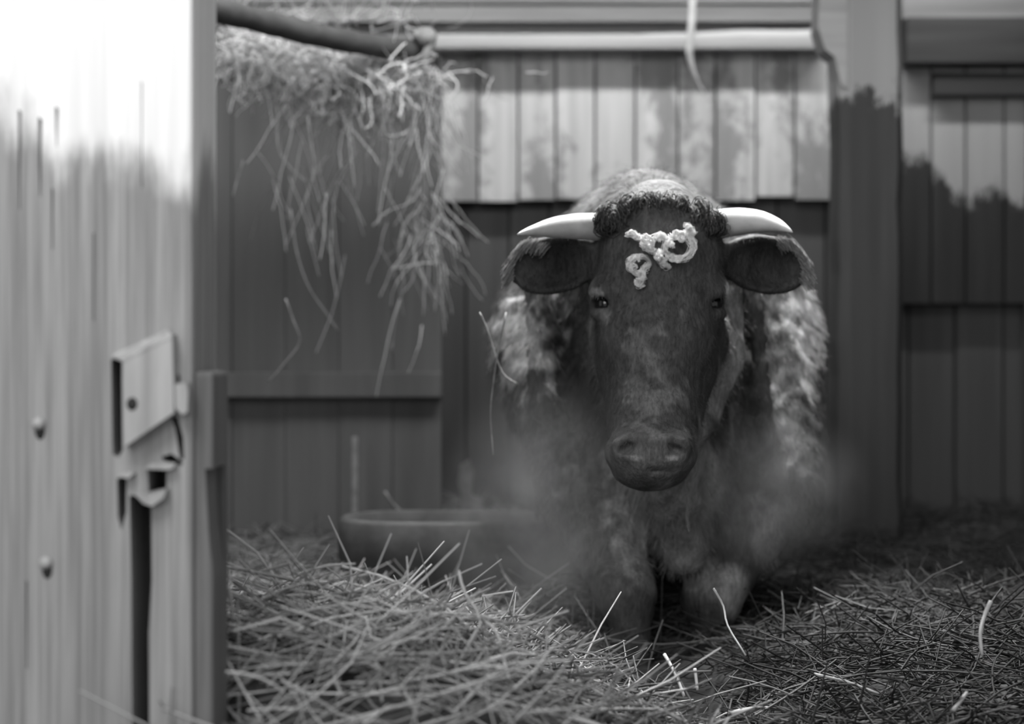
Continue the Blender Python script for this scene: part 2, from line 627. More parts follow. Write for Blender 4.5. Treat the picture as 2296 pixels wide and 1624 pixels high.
for (x, y) in ((86, 950), (102, 1262)):
    mb = MB(); mb.ball(P(x, y, D - 0.003), 0.007, 1, 0.7, 1)
    mb.ball(P(x + 4, y + 18, D), 0.006, 0.9, 0.4, 1.5, mi=1)  # dark blob below the nail head, modelled as its shadow
    mb.obj('nail', [M['nail'], M['hole_and_shadow']], fp, smooth=True)

# ------------------------------------------------------------------ straw bedding
def vnoise(x, y, s, seed=0):
    """smooth value noise"""
    x = np.asarray(x, float) * s + seed * 17.3; y = np.asarray(y, float) * s + seed * 9.1
    xi, yi = np.floor(x).astype(int), np.floor(y).astype(int)
    u, v = x - xi, y - yi
    u, v = u * u * (3 - 2 * u), v * v * (3 - 2 * v)
    h = lambda a, b: ((np.sin(a * 127.1 + b * 311.7 + seed * 7.7) * 43758.5453) % 1.0)
    return (h(xi, yi) * (1 - u) + h(xi + 1, yi) * u) * (1 - v) + (h(xi, yi + 1) * (1 - u) + h(xi + 1, yi + 1) * u) * v


def ground(x, y):
    z = 0.235 + 0.05 * (vnoise(x, y, 3.1, 1) - 0.5) + 0.03 * (vnoise(x, y, 8.0, 2) - 0.5)
    z = z + 0.19 * np.exp(-(((x + 0.22) / 0.34) ** 2 + ((y - 2.15) / 0.36) ** 2))      # heap at the left front
    z = z + 0.06 * np.exp(-(((x + 0.75) / 0.3) ** 2 + ((y - 3.4) / 0.7) ** 2))
    z = z + 0.07 * np.exp(-(((x - 0.85) / 0.4) ** 2 + ((y - 2.9) / 0.6) ** 2))
    z = z - 0.05 * np.exp(-(((x - 0.30) / 0.18) ** 2 + ((y - 2.7) / 0.5) ** 2))
    return z


xs = np.linspace(-1.6, 1.71, 150); ys = np.linspace(1.3, 5.6, 180)
X, Y = np.meshgrid(xs, ys, indexing='ij')
Z = ground(X, Y) - 0.012 + 0.02 * (vnoise(X, Y, 25, 5) - 0.5)
V = np.stack([X, Y, Z], -1).reshape(-1, 3)
I = np.arange(len(xs) * len(ys)).reshape(len(xs), len(ys))
Q = np.stack([I[:-1, :-1], I[1:, :-1], I[1:, 1:], I[:-1, 1:]], -1).reshape(-1, 4)
me = bpy.data.meshes.new('straw_bedding')
me.from_pydata(V.tolist(), [], Q.tolist())
tag(link_mesh('straw_bedding', me, M['bed'], smooth=True),
    'trampled dark matted straw bedding covering the stall floor', 'straw bedding', kind='stuff')


def lay_strands(n, xr_, yr_, lmin, lmax, rad, tilt=0.25, lift=0.02, bend=0.5, az=None, K=5, hfun=ground, dens=None):
    x = RNG.uniform(*xr_, n); y = RNG.uniform(*yr_, n)
    if dens is not None:
        keep = RNG.uniform(0, 1, n) < dens(x, y)
        x, y = x[keep], y[keep]; n = len(x)
    L = RNG.uniform(lmin, lmax, n)
    a = RNG.uniform(0, 2 * math.pi, n) if az is None else RNG.normal(az[0], az[1], n)
    el = RNG.normal(0, tilt, n)
    da = RNG.normal(0, bend, n); de = RNG.normal(0, bend * 0.5, n) - 0.1
    t = np.linspace(-0.5, 0.5, K)
    pts = np.zeros((n, K, 3))
    aa = a[:, None] + da[:, None] * t; ee = el[:, None] + de[:, None] * t * 2
    kink = RNG.uniform(0, 1, n) < 0.3
    aa[kink, K // 2:] += RNG.normal(0, 0.7, kink.sum())[:, None]
    ee[kink, K // 2:] += RNG.normal(0, 0.4, kink.sum())[:, None]
    step = (L / (K - 1))[:, None]
    dx = np.cos(ee) * np.cos(aa) * step; dy = np.cos(ee) * np.sin(aa) * step; dz = np.sin(ee) * step
    c = K // 2
    cx = np.cumsum(dx, 1); cy = np.cumsum(dy, 1); cz = np.cumsum(dz, 1)
    pts[..., 0] = x[:, None] + cx - cx[:, c:c + 1]
    pts[..., 1] = y[:, None] + cy - cy[:, c:c + 1]
    h0 = hfun(x, y) + np.abs(RNG.normal(0, lift, n))
    pts[..., 2] = h0[:, None] + cz - cz[:, c:c + 1]
    g = hfun(pts[..., 0], pts[..., 1]) - 0.004
    pts[..., 2] = np.maximum(pts[..., 2], g)
    pts[..., 0] = np.minimum(pts[..., 0], 1.70); pts[..., 1] = np.minimum(pts[..., 1], 5.58)
    r = RNG.uniform(*rad, n)[:, None] * np.array([0.9] + [1.0] * (K - 2) + [0.7])[None]
    return pts, r


def in_cow(x, y):
    return 1.0 - 0.93 * np.exp(-(((x - 0.275) / 0.13) ** 2 + ((y - 2.85) / 0.55) ** 2) ** 2)


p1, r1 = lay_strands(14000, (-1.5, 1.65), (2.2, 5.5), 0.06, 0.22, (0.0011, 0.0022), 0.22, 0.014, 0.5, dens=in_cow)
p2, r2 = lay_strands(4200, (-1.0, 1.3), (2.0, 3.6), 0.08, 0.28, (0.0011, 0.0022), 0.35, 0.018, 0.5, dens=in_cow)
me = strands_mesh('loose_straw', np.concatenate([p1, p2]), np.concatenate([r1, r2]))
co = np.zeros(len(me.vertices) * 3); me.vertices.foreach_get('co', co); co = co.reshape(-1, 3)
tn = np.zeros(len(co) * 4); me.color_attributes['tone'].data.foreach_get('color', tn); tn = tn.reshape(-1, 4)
light_fall = np.clip(1.0 - (co[:, 0] + 0.15) / 0.6, 0.0, 1.0)  # light falling off to the right, put into the straw tone
tn[:, :3] = (tn[:, :3] * (0.12 + 0.88 * light_fall[:, None]) - 0.31 * (1 - light_fall[:, None]))
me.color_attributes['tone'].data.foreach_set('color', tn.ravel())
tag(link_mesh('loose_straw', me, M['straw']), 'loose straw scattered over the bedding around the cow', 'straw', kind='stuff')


def heap_d(x, y):
    return np.exp(-(((x + 0.24) / 0.36) ** 2 + ((y - 2.1) / 0.42) ** 2))


p1, r1 = lay_strands(2600, (-0.95, 0.35), (1.5, 2.9), 0.10, 0.34, (0.0012, 0.0024), 0.3, 0.022, 0.6, az=(0.5, 0.6), dens=heap_d)
p2, r2 = lay_strands(1600, (-0.95, 0.35), (1.5, 2.9), 0.08, 0.26, (0.0010, 0.0018), 0.45, 0.030, 0.7, dens=heap_d)
me = strands_mesh('straw_heap', np.concatenate([p1, p2]), np.concatenate([r1, r2]))
M['straw_pale'] = straw_mat('pale_heap_straw', 0.14, 0.50)
tag(link_mesh('straw_heap', me, M['straw_pale']), 'heap of long pale straw lying beside the doorway post', 'straw heap', kind='stuff')

# long stalks that stand out, each a thing
HERO = [
    ([(1028, 1280, 2.15), (1042, 1330, 2.13), (1078, 1388, 2.1), (1058, 1432, 2.08), (1015, 1510, 2.05), (985, 1600, 2.02)], 0.0023,
     'long kinked straw stalk standing up from the right end of the straw heap'),
    ([(1078, 1386, 2.12), (1112, 1416, 2.08), (1128, 1470, 2.05), (1142, 1526, 2.02)], 0.0022,
     'bent straw stalk leaning down right from the kinked stalk on the heap'),
    ([(1098, 1514, 1.95), (1060, 1556, 1.93), (1015, 1600, 1.9)], 0.0026,
     'short straight pale straw stalk slanting up right at the front edge of the heap'),
    ([(884, 1510, 1.95), (910, 1556, 1.92), (938, 1606, 1.9)], 0.0026,
     'thick straw stalk slanting down right at the front middle of the heap'),
    ([(760, 1396, 2.1), (830, 1392, 2.1), (900, 1376, 2.12), (990, 1362, 2.14)], 0.0024,
     'long pale straw stalk lying level along the crest of the heap'),
    ([(600, 1540, 1.95), (650, 1490, 2.0), (720, 1440, 2.03), (800, 1400, 2.06), (850, 1385, 2.08)], 0.0022,
     'long arching straw stalk rising right over the left end of the heap'),
    ([(512, 1316, 1.98), (518, 1350, 1.97), (524, 1392, 1.96)], 0.0026,
     'short upright straw stalk beside the foot of the doorway post'),
    ([(1490, 1468, 2.5), (1508, 1500, 2.47), (1524, 1535, 2.45), (1534, 1562, 2.43)], 0.0030,
     'pale slanting straw stalk in front of the dark legs of the cow'),
    ([(1558, 1500, 2.5), (1561, 1524, 2.49), (1564, 1548, 2.48)], 0.0028,
     'short upright straw stub right of the slanting stalk under the cow'),
    ([(1600, 1320, 2.7), (1622, 1360, 2.7), (1632, 1404, 2.65), (1672, 1470, 2.6)], 0.0020,
     'thin straw stalk running down right from beside the cow foreleg'),
    ([(1640, 1600, 2.3), (1690, 1590, 2.32)], 0.0032,
     'short pale straw piece lying level at the bottom middle of the photo'),
    ([(2222, 1348, 2.3), (2208, 1380, 2.3), (2198, 1420, 2.28), (2202, 1470, 2.27)], 0.0030,
     'bright curved straw stalk standing up at the right edge'),
    ([(2136, 1594, 2.2), (2168, 1554, 2.23)], 0.0036,
     'short thick straw piece in the bottom right corner'),
    ([(1826, 1512, 2.45), (1900, 1530, 2.45), (1970, 1556, 2.44)], 0.0024,
     'faint straw stalk lying level in the right front bedding'),
    ([(1110, 690, 3.05), (1120, 740, 3.05), (1112, 800, 3.05), (1103, 880, 3.05), (1101, 950, 3.05), (1106, 1020, 3.05)], 0.0028, None),
]
for pts, rad, lab in HERO:
    if lab is None: continue
    q = spline([P(*p) for p in pts], 10)
    mb = MB()
    mb.tube(q, [rad * (1 - 0.25 * i / 9) for i in range(10)], 6)
    tag(mb.obj('straw_stalk', M['straw_bright'], base=q[-1], smooth=True), lab, 'straw stalk', 'single straw stalks in the foreground')

# ------------------------------------------------------------------ hay in the rack
def hang_strands(n, cx, cy, cd, sx, sy, sd, lmin, lmax, rad, down=1.0, K=6, curl=0.5):
    px = RNG.normal(cx, sx, n); py = RNG.normal(cy, sy, n); d = RNG.normal(cd, sd, n)
    X = (px - 1148) / F * d; Zz = CZ + (HY - py) / F * d
    L = RNG.uniform(lmin, lmax, n)
    dirv = RNG.normal(0, 1, (n, 3)) * np.array([0.8, 0.5, 0.5]); dirv[:, 2] -= down
    dirv /= np.linalg.norm(dirv, axis=1, keepdims=True)
    pts = np.zeros((n, K, 3)); pts[:, 0] = np.stack([X, d, Zz], 1)
    dv = dirv.copy()
    for k in range(1, K):
        dv += RNG.normal(0, curl * 0.4, (n, 3)); dv[:, 2] -= 0.12 * down
        dv /= np.linalg.norm(dv, axis=1, keepdims=True)
        pts[:, k] = pts[:, k - 1] + dv * (L / (K - 1))[:, None]
    r = RNG.uniform(*rad, n)[:, None] * np.linspace(1, 0.6, K)[None]
    return pts, r


def under_pole(h, off=30):
    # drop every root that would start above the pole back under it
    pts, r = h
    d = pts[:, 0, 1]; px = pts[:, 0, 0] / d * F + 1148
    pole_y = np.interp(px, [400, 560, 700, 850, 945, 1050], [0, 40, 76, 104, 118, 130]) + off
    ztop = CZ + (HY - pole_y) / F * d
    sh = np.maximum(pts[:, 0, 2] - ztop, 0) * RNG.uniform(1.0, 1.5, len(d))
    pts[..., 2] -= sh[:, None]
    return pts, r


H = [under_pole(hang_strands(900, 745, 150, 4.34, 100, 30, 0.05, 0.04, 0.12, (0.0013, 0.0030), 0.35, curl=0.9)),
     under_pole(hang_strands(260, 810, 190, 4.34, 55, 40, 0.05, 0.06, 0.12, (0.0014, 0.0034), 0.5, curl=0.8)),
     under_pole(hang_strands(450, 560, 105, 4.22, 50, 22, 0.05, 0.04, 0.11, (0.0011, 0.002), 0.15, curl=0.8)),
     under_pole(hang_strands(28, 740, 210, 4.35, 90, 50, 0.06, 0.12, 0.30, (0.0010, 0.0018), 1.8, curl=0.3)),
     under_pole(hang_strands(50, 965, 230, 4.40, 22, 70, 0.05, 0.10, 0.25, (0.0010, 0.0018), 1.5, curl=0.5)),
     hang_strands(50, 970, 480, 4.40, 28, 70, 0.05, 0.08, 0.20, (0.0010, 0.0016), 1.2, curl=0.6),
     hang_strands(30, 760, 400, 4.40, 100, 90, 0.06, 0.12, 0.28, (0.0010, 0.0018), 1.6, curl=0.3),
     hang_strands(110, 730, 40, 4.50, 120, 12, 0.06, 0.05, 0.12, (0.0011, 0.0018), -0.1, curl=0.7)]
me = strands_mesh('hay', np.concatenate([h[0] for h in H]), np.concatenate([h[1] for h in H]))
tag(link_mesh('rack_hay', me, M['hay']), 'tangled hay hanging down out of the rack under the slanting pole', 'hay', kind='stuff')

HANG = [
    ([(690, 260), (698, 330), (706, 370), (694, 420), (688, 455), (700, 510), (710, 584)], 4.2, 'long hay stem hanging straight in the middle below the rack hay'),
    ([(620, 240), (624, 330), (650, 375), (690, 410)], 4.2, 'bent hay stem at the left side of the hanging hay'),
    ([(652, 470), (664, 560), (690, 640), (730, 700), (758, 742)], 4.2, 'faint long hay stem curving down right in front of the dark boards'),
    ([(640, 670), (658, 720), (672, 766), (640, 812), (600, 858)], 4.0, 'kinked hay stem with a bright lower end bending down left'),
    ([(545, 360), (530, 410), (522, 440)], 4.2, 'short hay stem hanging nearest the doorway post'),
    ([(905, 520), (895, 570), (905, 640), (885, 720), (878, 800)], 4.3, 'long thin hay stem hanging low right of the rack middle'),
    ([(1003, 160), (990, 200), (992, 260), (986, 320), (996, 380)], 4.4, 'hay stem hanging beside the bracket of the slanting pole'),
    ([(975, 560), (985, 620), (978, 660), (975, 700)], 4.3, 'hay stem with a bright tip hanging lowest at the edge of the dark boards'),
    ([(990, 600), (992, 680), (998, 752)], 4.3, 'thin hay stem hanging just beside the bright tipped one'),
    ([(1075, 700), (1095, 745), (1112, 800), (1130, 840), (1162, 862)], 3.2, 'short curved stem crossing the long upright stem beside the cow'),
    ([(1135, 700), (1118, 780), (1106, 860), (1100, 930), (1106, 1020)], 3.15, 'long upright pale stem standing close beside the cow shoulder'),
]
for pts, d, lab in HANG:
    q = spline([P(x, y, d) for x, y in pts], 16)
    mb = MB()
    mb.tube(q, [0.0023 * d / 4.2 * (1 - 0.35 * i / 15) for i in range(16)], 6)
    tag(mb.obj('hay_stalk', M['hay_dull'], base=q[0], smooth=True), lab, 'hay stem', 'single hay stems')

# ------------------------------------------------------------------ trough and pale slats near the wall
tr = empty('feed_trough', (P(1055, 0, 3.75).x, 3.85, 0.2))
tag(tr, 'low dark round-ended feed trough half sunk in the straw left of the cow', 'trough')
mb = MB()
x0, x1 = P(772, 0, 3.6).x + 0.13, P(1330, 0, 3.6).x - 0.13
zt = P(0, 1156, 3.78).z
prof = []
for i in range(48):
    a = 2 * math.pi * i / 48
    cx = x1 if math.cos(a) > 0 else x0
    prof.append((cx, math.cos(a), math.sin(a)))
rings = [(0.10, 0.05), (0.135, 0.12), (0.155, 0.22), (0.162, 0.32), (0.160, zt - 0.01), (0.150, zt), (0.132, zt - 0.004), (0.125, zt - 0.05), (0.10, zt - 0.13), (0.06, zt - 0.15)]
prev = None
for r, z in rings:
    ring = [mb.bm.verts.new((cx + c * r, 3.78 + s * r * 0.9, z)) for cx, c, s in prof]
    if prev:
        for k in range(48):
            mb.bm.faces.new([prev[k], prev[(k + 1) % 48], ring[(k + 1) % 48], ring[k]])
    else:
        mb.bm.faces.new(ring[::-1])
    prev = ring
mb.bm.faces.new(prev)
mb.obj('basin', M['trough'], tr, smooth=True)

mb = MB()
A, B = P(788, 980, 4.6), P(802, 1150, 4.6)
mb.box((A.x, 4.6, 0.2), (B.x, 4.62, A.z), bev=0.003)
tag(mb.obj('wooden_slat', M['slat'], base=(A.x, 4.61, 0.2)), 'narrow pale upright slat standing behind the trough', 'slat')
mb = MB()
mb.prism([(1032, 1045), (1052, 1032), (1062, 1060), (1058, 1110), (1082, 1122), (1082, 1180), (1034, 1180), (1036, 1120), (1026, 1080)], 5.0, 5.03)
tag(mb.obj('broken_board', M['slat'], base=P(1055, 1180, 5.0)), 'short broken pale board behind the trough near the cow', 'board')
mb = MB()
q = spline([P(862, 1102, 4.4), P(890, 1140, 4.4), P(930, 1158, 4.4), P(972, 1162, 4.4)], 10)
mb.tube(q, 0.004, 6)
mb.ball(P(932, 1156, 4.4), 0.008, 2.2, 1, 1)
tag(mb.obj('twig', M['slat'], base=q[-1], smooth=True), 'thin curved twig lying just behind the trough rim', 'twig')

# ------------------------------------------------------------------ the cow
exec_cow = True


def smin(a, b, k):
    h = np.clip(0.5 + 0.5 * (b - a) / k, 0, 1)
    return b * (1 - h) + a * h - k * h * (1 - h)


def smax(a, b, k):
    return -smin(-a, -b, k)


def build_cow_mesh():
    xs = np.concatenate([np.arange(-0.16, 0.80, 0.0065)])
    ys = np.concatenate([np.arange(2.68, 3.20, 0.0065), np.arange(3.20, 3.6, 0.009), np.arange(3.6, 5.25, 0.018)])
    zs = np.concatenate([np.arange(-0.02, 0.45, 0.009), np.arange(0.45, 1.08, 0.0065), np.arange(1.08, 1.26, 0.009)])
    X, Y, Z = np.meshgrid(xs.astype(np.float32), ys.astype(np.float32), zs.astype(np.float32), indexing='ij')
    D = np.full(X.shape, 1e3, np.float32)

    def sub(lo, hi):
        i = [slice(max(0, np.searchsorted(a, l) - 1), min(len(a), np.searchsorted(a, h) + 1)) for a, l, h in zip((xs, ys, zs), lo, hi)]
        return tuple(i)

    def cone(a, b, ra, rb, k=0.03, sx=1.0):
        """tapered capsule, sx widens in x"""
        a, b = np.array(a, float), np.array(b, float)
        m = max(ra, rb) * max(1, sx) + 0.12
        s = sub(np.minimum(a, b) - m, np.maximum(a, b) + m)
        px, py, pz = X[s] - a[0], Y[s] - a[1], Z[s] - a[2]
        ba = b - a
        t = np.clip((px * ba[0] + py * ba[1] + pz * ba[2]) / (ba @ ba), 0, 1)
        dx, dy, dz = (px - t * ba[0]) / sx, py - t * ba[1], pz - t * ba[2]
        d = np.sqrt(dx * dx + dy * dy + dz * dz) - (ra + (rb - ra) * t)
        D[s] = smin(D[s], d.astype(np.float32), k)

    def ell_d(s, c, r, R=None):
        px, py, pz = X[s] - c[0], Y[s] - c[1], Z[s] - c[2]
        if R is not None:
            Rt = np.array(R.transposed())
            px, py, pz = (Rt[0, 0] * px + Rt[0, 1] * py + Rt[0, 2] * pz, Rt[1, 0] * px + Rt[1, 1] * py + Rt[1, 2] * pz,
                          Rt[2, 0] * px + Rt[2, 1] * py + Rt[2, 2] * pz)
        k0 = np.sqrt((px / r[0]) ** 2 + (py / r[1]) ** 2 + (pz / r[2]) ** 2) + 1e-6
        k1 = np.sqrt((px / r[0] ** 2) ** 2 + (py / r[1] ** 2) ** 2 + (pz / r[2] ** 2) ** 2) + 1e-6
        return (k0 * (k0 - 1) / k1).astype(np.float32)

    def ell(c, r, k=0.03, R=None, mode='add'):
        c = np.array(c, float)
        m = max(r) + 0.12
        s = sub(c - m, c + m)
        d = ell_d(s, c, r, R)
        D[s] = smin(D[s], d, k) if mode == 'add' else smax(D[s], -d, k)

    # trunk
    cx = 0.31
    ell((cx, 4.30, 0.82), (0.335, 0.86, 0.335), 0.08)
    ell((cx, 4.75, 0.86), (0.29, 0.40, 0.29), 0.08)
    ell((cx, 3.68, 0.80), (0.335, 0.32, 0.30), 0.10)
    cone((0.285, 3.62, 1.03), (cx, 4.4, 1.05), 0.10, 0.08, 0.10)         # withers and back line
    # neck
    cone((0.26, 3.10, 0.93), (0.29, 3.60, 0.92), 0.125, 0.21, 0.08)
    cone((0.26, 3.12, 0.98), (0.285, 3.55, 1.07), 0.07, 0.085, 0.06)
    cone((0.265, 3.12, 0.80), (0.31, 3.48, 0.70), 0.10, 0.19, 0.07)
    # chest, brisket, dewlap
    ell((0.33, 3.42, 0.58), (0.17, 0.17, 0.20), 0.07)
    cone((0.262, 3.03, 0.66), (0.30, 3.14, 0.52), 0.035, 0.035, 0.05)
    cone((0.30, 3.14, 0.54), (0.335, 3.24, 0.39), 0.040, 0.030, 0.05)
    cone((0.335, 3.24, 0.39), (0.34, 3.42, 0.46), 0.030, 0.08, 0.06)
    cone((0.30, 3.10, 0.62), (0.32, 3.35, 0.55), 0.05, 0.10, 0.06)
    cone((0.30, 3.20, 0.52), (0.33, 3.40, 0.46), 0.055, 0.10, 0.06)
    # loose neck folds on both sides
    cone(P(1636, 615, 3.13), P(1622, 800, 3.12), 0.030, 0.034, 0.03)
    cone(P(1622, 800, 3.12), P(1580, 950, 3.08), 0.034, 0.026, 0.03)
    cone(P(1755, 640, 3.50), P(1775, 1000, 3.40), 0.030, 0.030, 0.07)
    cone(P(1680, 590, 3.34), P(1722, 980, 3.31), 0.022, 0.012, 0.05)
    cone(P(1325, 600, 3.2), P(1370, 930, 3.14), 0.02, 0.018, 0.03)
    cone(P(1210, 580, 3.40), P(1215, 900, 3.36), 0.03, 0.03, 0.03)
    # forelegs
    for sx, knee, foot in ((+1, (1595, 1340, 3.30), (1600, 1640, 3.22)), (-1, (1405, 1335, 3.22), (1430, 1640, 3.12))):
        sh = (cx + sx * 0.20, 3.62, 0.80)
        el = P(1728, 1090, 3.42) if sx > 0 else P(1318, 1100, 3.40)
        kn = P(*knee); ft = P(*foot); ft.z = 0.05
        cone(sh, el, 0.15, 0.10, 0.08)
        cone(el, kn, 0.098, 0.054, 0.04)
        ell((kn.x, kn.y - 0.006, kn.z), (0.052, 0.055, 0.06), 0.03)
        fet = kn.lerp(ft, 0.85)
        cone(kn, fet, 0.042, 0.036, 0.02)
        ell(fet, (0.042, 0.045, 0.04), 0.02)
        cone(fet, ft + Vector((0, -0.03, -0.01)), 0.04, 0.052, 0.02)
    # hind legs
    for sx in (-1, 1):
        cone((cx + sx * 0.17, 4.85, 0.85), (cx + sx * 0.20, 4.66, 0.60), 0.18, 0.11, 0.08)
        cone((cx + sx * 0.20, 4.66, 0.60), (cx + sx * 0.17, 4.98, 0.42), 0.10, 0.05, 0.05)
        cone((cx + sx * 0.17, 4.98, 0.42), (cx + sx * 0.17, 4.92, 0.10), 0.045, 0.036, 0.03)
        cone((cx + sx * 0.17, 4.92, 0.10), (cx + sx * 0.17, 4.88, 0.03), 0.042, 0.052, 0.02)
    # head, measured against the photograph at about 2.9 m
    H = lambda px, py, d: np.array(P(px, py, d))
    ell(H(1480, 560, 3.02), (0.108, 0.10, 0.085), 0.04)
    cone(H(1480, 600, 2.99), H(1474, 760, 2.955), 0.090, 0.082, 0.03, 1.20)
    cone(H(1474, 760, 2.955), H(1465, 930, 2.90), 0.080, 0.060, 0.03, 1.10)
    cone(H(1465, 930, 2.90), H(1460, 1010, 2.855), 0.058, 0.058, 0.03, 1.15)
    cone(H(1475, 520, 3.0), H(1478, 470, 3.03), 0.075, 0.055, 0.03, 1.3)     # poll
    ell(H(1460, 1018, 2.835), (0.078, 0.052, 0.047), 0.025)                  # muzzle
    ell(H(1458, 1062, 2.855), (0.060, 0.045, 0.026), 0.012)                  # lower lip, chin
    for sx in (-1, 1):
        cone(H(1478 + sx * 85, 760, 3.05), H(1462 + sx * 30, 1040, 2.90), 0.058, 0.030, 0.05)   # jaw
        ell(H(1478 + sx * 118, 655, 2.965), (0.034, 0.040, 0.030), 0.022)    # brow
        ell(H(1476 + sx * 124, 682, 2.955), (0.020, 0.024, 0.017), 0.012, mode='cut')
        ell(H(1476 + sx * 118, 706, 2.965), (0.028, 0.030, 0.012), 0.015)    # lower lid
        # nostrils with raised rims
        ell(H(1460 + sx * 52, 1003, 2.797), (0.030, 0.018, 0.022), 0.012)
        R = Matrix.Rotation(sx * 0.5, 3, 'Y')
        ell(H(1460 + sx * 56, 1008, 2.777), (0.019, 0.026, 0.009), 0.006, R=R, mode='cut')
        # ear: broad cup opening to the front
        ec = H(1478 + sx * 236, 594, 3.02)
        R = Matrix.Rotation(sx * 0.16, 3, 'Y') @ Matrix.Rotation(sx * 0.25, 3, 'Z')
        s = sub(ec - 0.17, ec + 0.17)
        dd = ell_d(s, ec, (0.086, 0.030, 0.054), R)
        cut = ell_d(s, ec + np.array([0, -0.022, 0.0]), (0.075, 0.030, 0.044), R)
        D[s] = smin(D[s], smax(dd, -cut, 0.006), 0.012)
        cone(H(1478 + sx * 110, 590, 3.04), H(1478 + sx * 170, 592, 3.035), 0.030, 0.026, 0.02)
    # mouth line
    s = sub(H(1458, 1046, 2.84) - 0.1, H(1458, 1046, 2.84) + 0.1)
    dm = ell_d(s, H(1459, 1053, 2.797), (0.060, 0.018, 0.0028))
    D[s] = smax(D[s], -dm, 0.006)

    # hair relief: shaggy low-amplitude noise
    nz = (np.sin(X * 61 + 3 * np.sin(Z * 37 + Y * 23)) * np.sin(Y * 53 + 2 * np.sin(X * 41)) * np.sin(Z * 31 + 2.5 * np.sin(X * 29 + Y * 17)))
    amp = np.where(Y < 3.05, 0.0015, 0.006)
    D += (nz * amp).astype(np.float32)
    wr = np.sin(Z * 95 + 2.0 * np.sin(X * 30)) * np.exp(-((X - 0.245) / 0.06) ** 2) * np.exp(-((Z - 0.72) / 0.09) ** 2) * (Y < 2.95)
    D += (0.0025 * wr).astype(np.float32)

    # naive surface nets on the rectilinear grid
    S = D < 0
    nx, ny, nzn = D.shape
    c = [(0, 0, 0), (1, 0, 0), (0, 1, 0), (1, 1, 0), (0, 0, 1), (1, 0, 1), (0, 1, 1), (1, 1, 1)]
    sl = lambda o: tuple(slice(q, n - 1 + q) for q, n in zip(o, (nx, ny, nzn)))
    cnt = sum(S[sl(o)].astype(np.int8) for o in c)
    act = (cnt > 0) & (cnt < 8)
    ii, jj, kk = np.nonzero(act)
    idx = -np.ones(act.shape, np.int64)
    idx[ii, jj, kk] = np.arange(len(ii))
    acc = np.zeros((len(ii), 3)); num = np.zeros(len(ii))
    coords = lambda o: np.stack([xs[ii + o[0]], ys[jj + o[1]], zs[kk + o[2]]], 1)
    for a in range(8):
        for b in range(a + 1, 8):
            if sum(abs(p - q) for p, q in zip(c[a], c[b])) != 1: continue
            da = D[ii + c[a][0], jj + c[a][1], kk + c[a][2]]; db = D[ii + c[b][0], jj + c[b][1], kk + c[b][2]]
            m = (da < 0) != (db < 0)
            t = np.where(m, da / (da - db + 1e-12), 0)[:, None]
            acc += np.where(m[:, None], coords(c[a]) * (1 - t) + coords(c[b]) * t, 0)
            num += m
    V = acc / num[:, None]
    quads = []
    for ax in range(3):
        o = [0, 0, 0]; o[ax] = 1
        A = S[:nx - o[0], :ny - o[1], :nzn - o[2]]; B = S[o[0]:, o[1]:, o[2]:]
        ch = A != B
        i, j, k = np.nonzero(ch)
        inside = A[i, j, k]
        u, v = [(1, 2), (2, 0), (0, 1)][ax]
        base = np.stack([i, j, k], 1)
        ok = (base[:, u] > 0) & (base[:, v] > 0) & (base[:, u] < act.shape[u]) & (base[:, v] < act.shape[v])
        base, inside = base[ok], inside[ok]
        eu = np.zeros(3, int); eu[u] = 1; ev = np.zeros(3, int); ev[v] = 1
        f = lambda b: idx[b[:, 0], b[:, 1], b[:, 2]]
        q = np.stack([f(base - eu - ev), f(base - ev), f(base), f(base - eu)], 1)
        q[~inside] = q[~inside][:, ::-1]
        quads.append(q)
    Q = np.concatenate(quads)
    Q = Q[(Q >= 0).all(1)]
    # a few smoothing passes
    E = np.concatenate([Q[:, [0, 1]], Q[:, [1, 2]], Q[:, [2, 3]], Q[:, [3, 0]]])
    for _ in range(2):
        acc = np.zeros_like(V); n = np.zeros(len(V))
        np.add.at(acc, E[:, 0], V[E[:, 1]]); np.add.at(n, E[:, 0], 1)
        np.add.at(acc, E[:, 1], V[E[:, 0]]); np.add.at(n, E[:, 1], 1)
        V = V * 0.5 + 0.5 * acc / np.maximum(n, 1)[:, None]
    return V, Q


V, Q = build_cow_mesh()
me = bpy.data.meshes.new('cow')
me.vertices.add(len(V)); me.vertices.foreach_set('co', V.ravel())
me.loops.add(len(Q) * 4); me.loops.foreach_set('vertex_index', Q.ravel().astype(np.int32))
me.polygons.add(len(Q)); me.polygons.foreach_set('loop_start', (np.arange(len(Q)) * 4).astype(np.int32))
me.update(calc_edges=True); me.validate()

# coat: dark hair with paler patches, a few holding painted light and haze
tone = np.full(len(V), 0.045)


def patch(cpt, r, val, power=2, fr=14.0, rag=0.35):
    global tone
    c = np.array(cpt)
    r = np.array(r)
    q = (V - c) / r
    d = np.sqrt((q ** 2).sum(1))
    nzv = vnoise(V[:, 0] + V[:, 1], V[:, 2], fr, 3) - 0.5 + 0.5 * (vnoise(V[:, 0] * 1.3, V[:, 2] + V[:, 1], fr * 2.7, 4) - 0.5)
    w = np.clip((1.15 + nzv * rag * 2 - d) / 0.35, 0, 1)
    tone = tone * (1 - w) + val * w


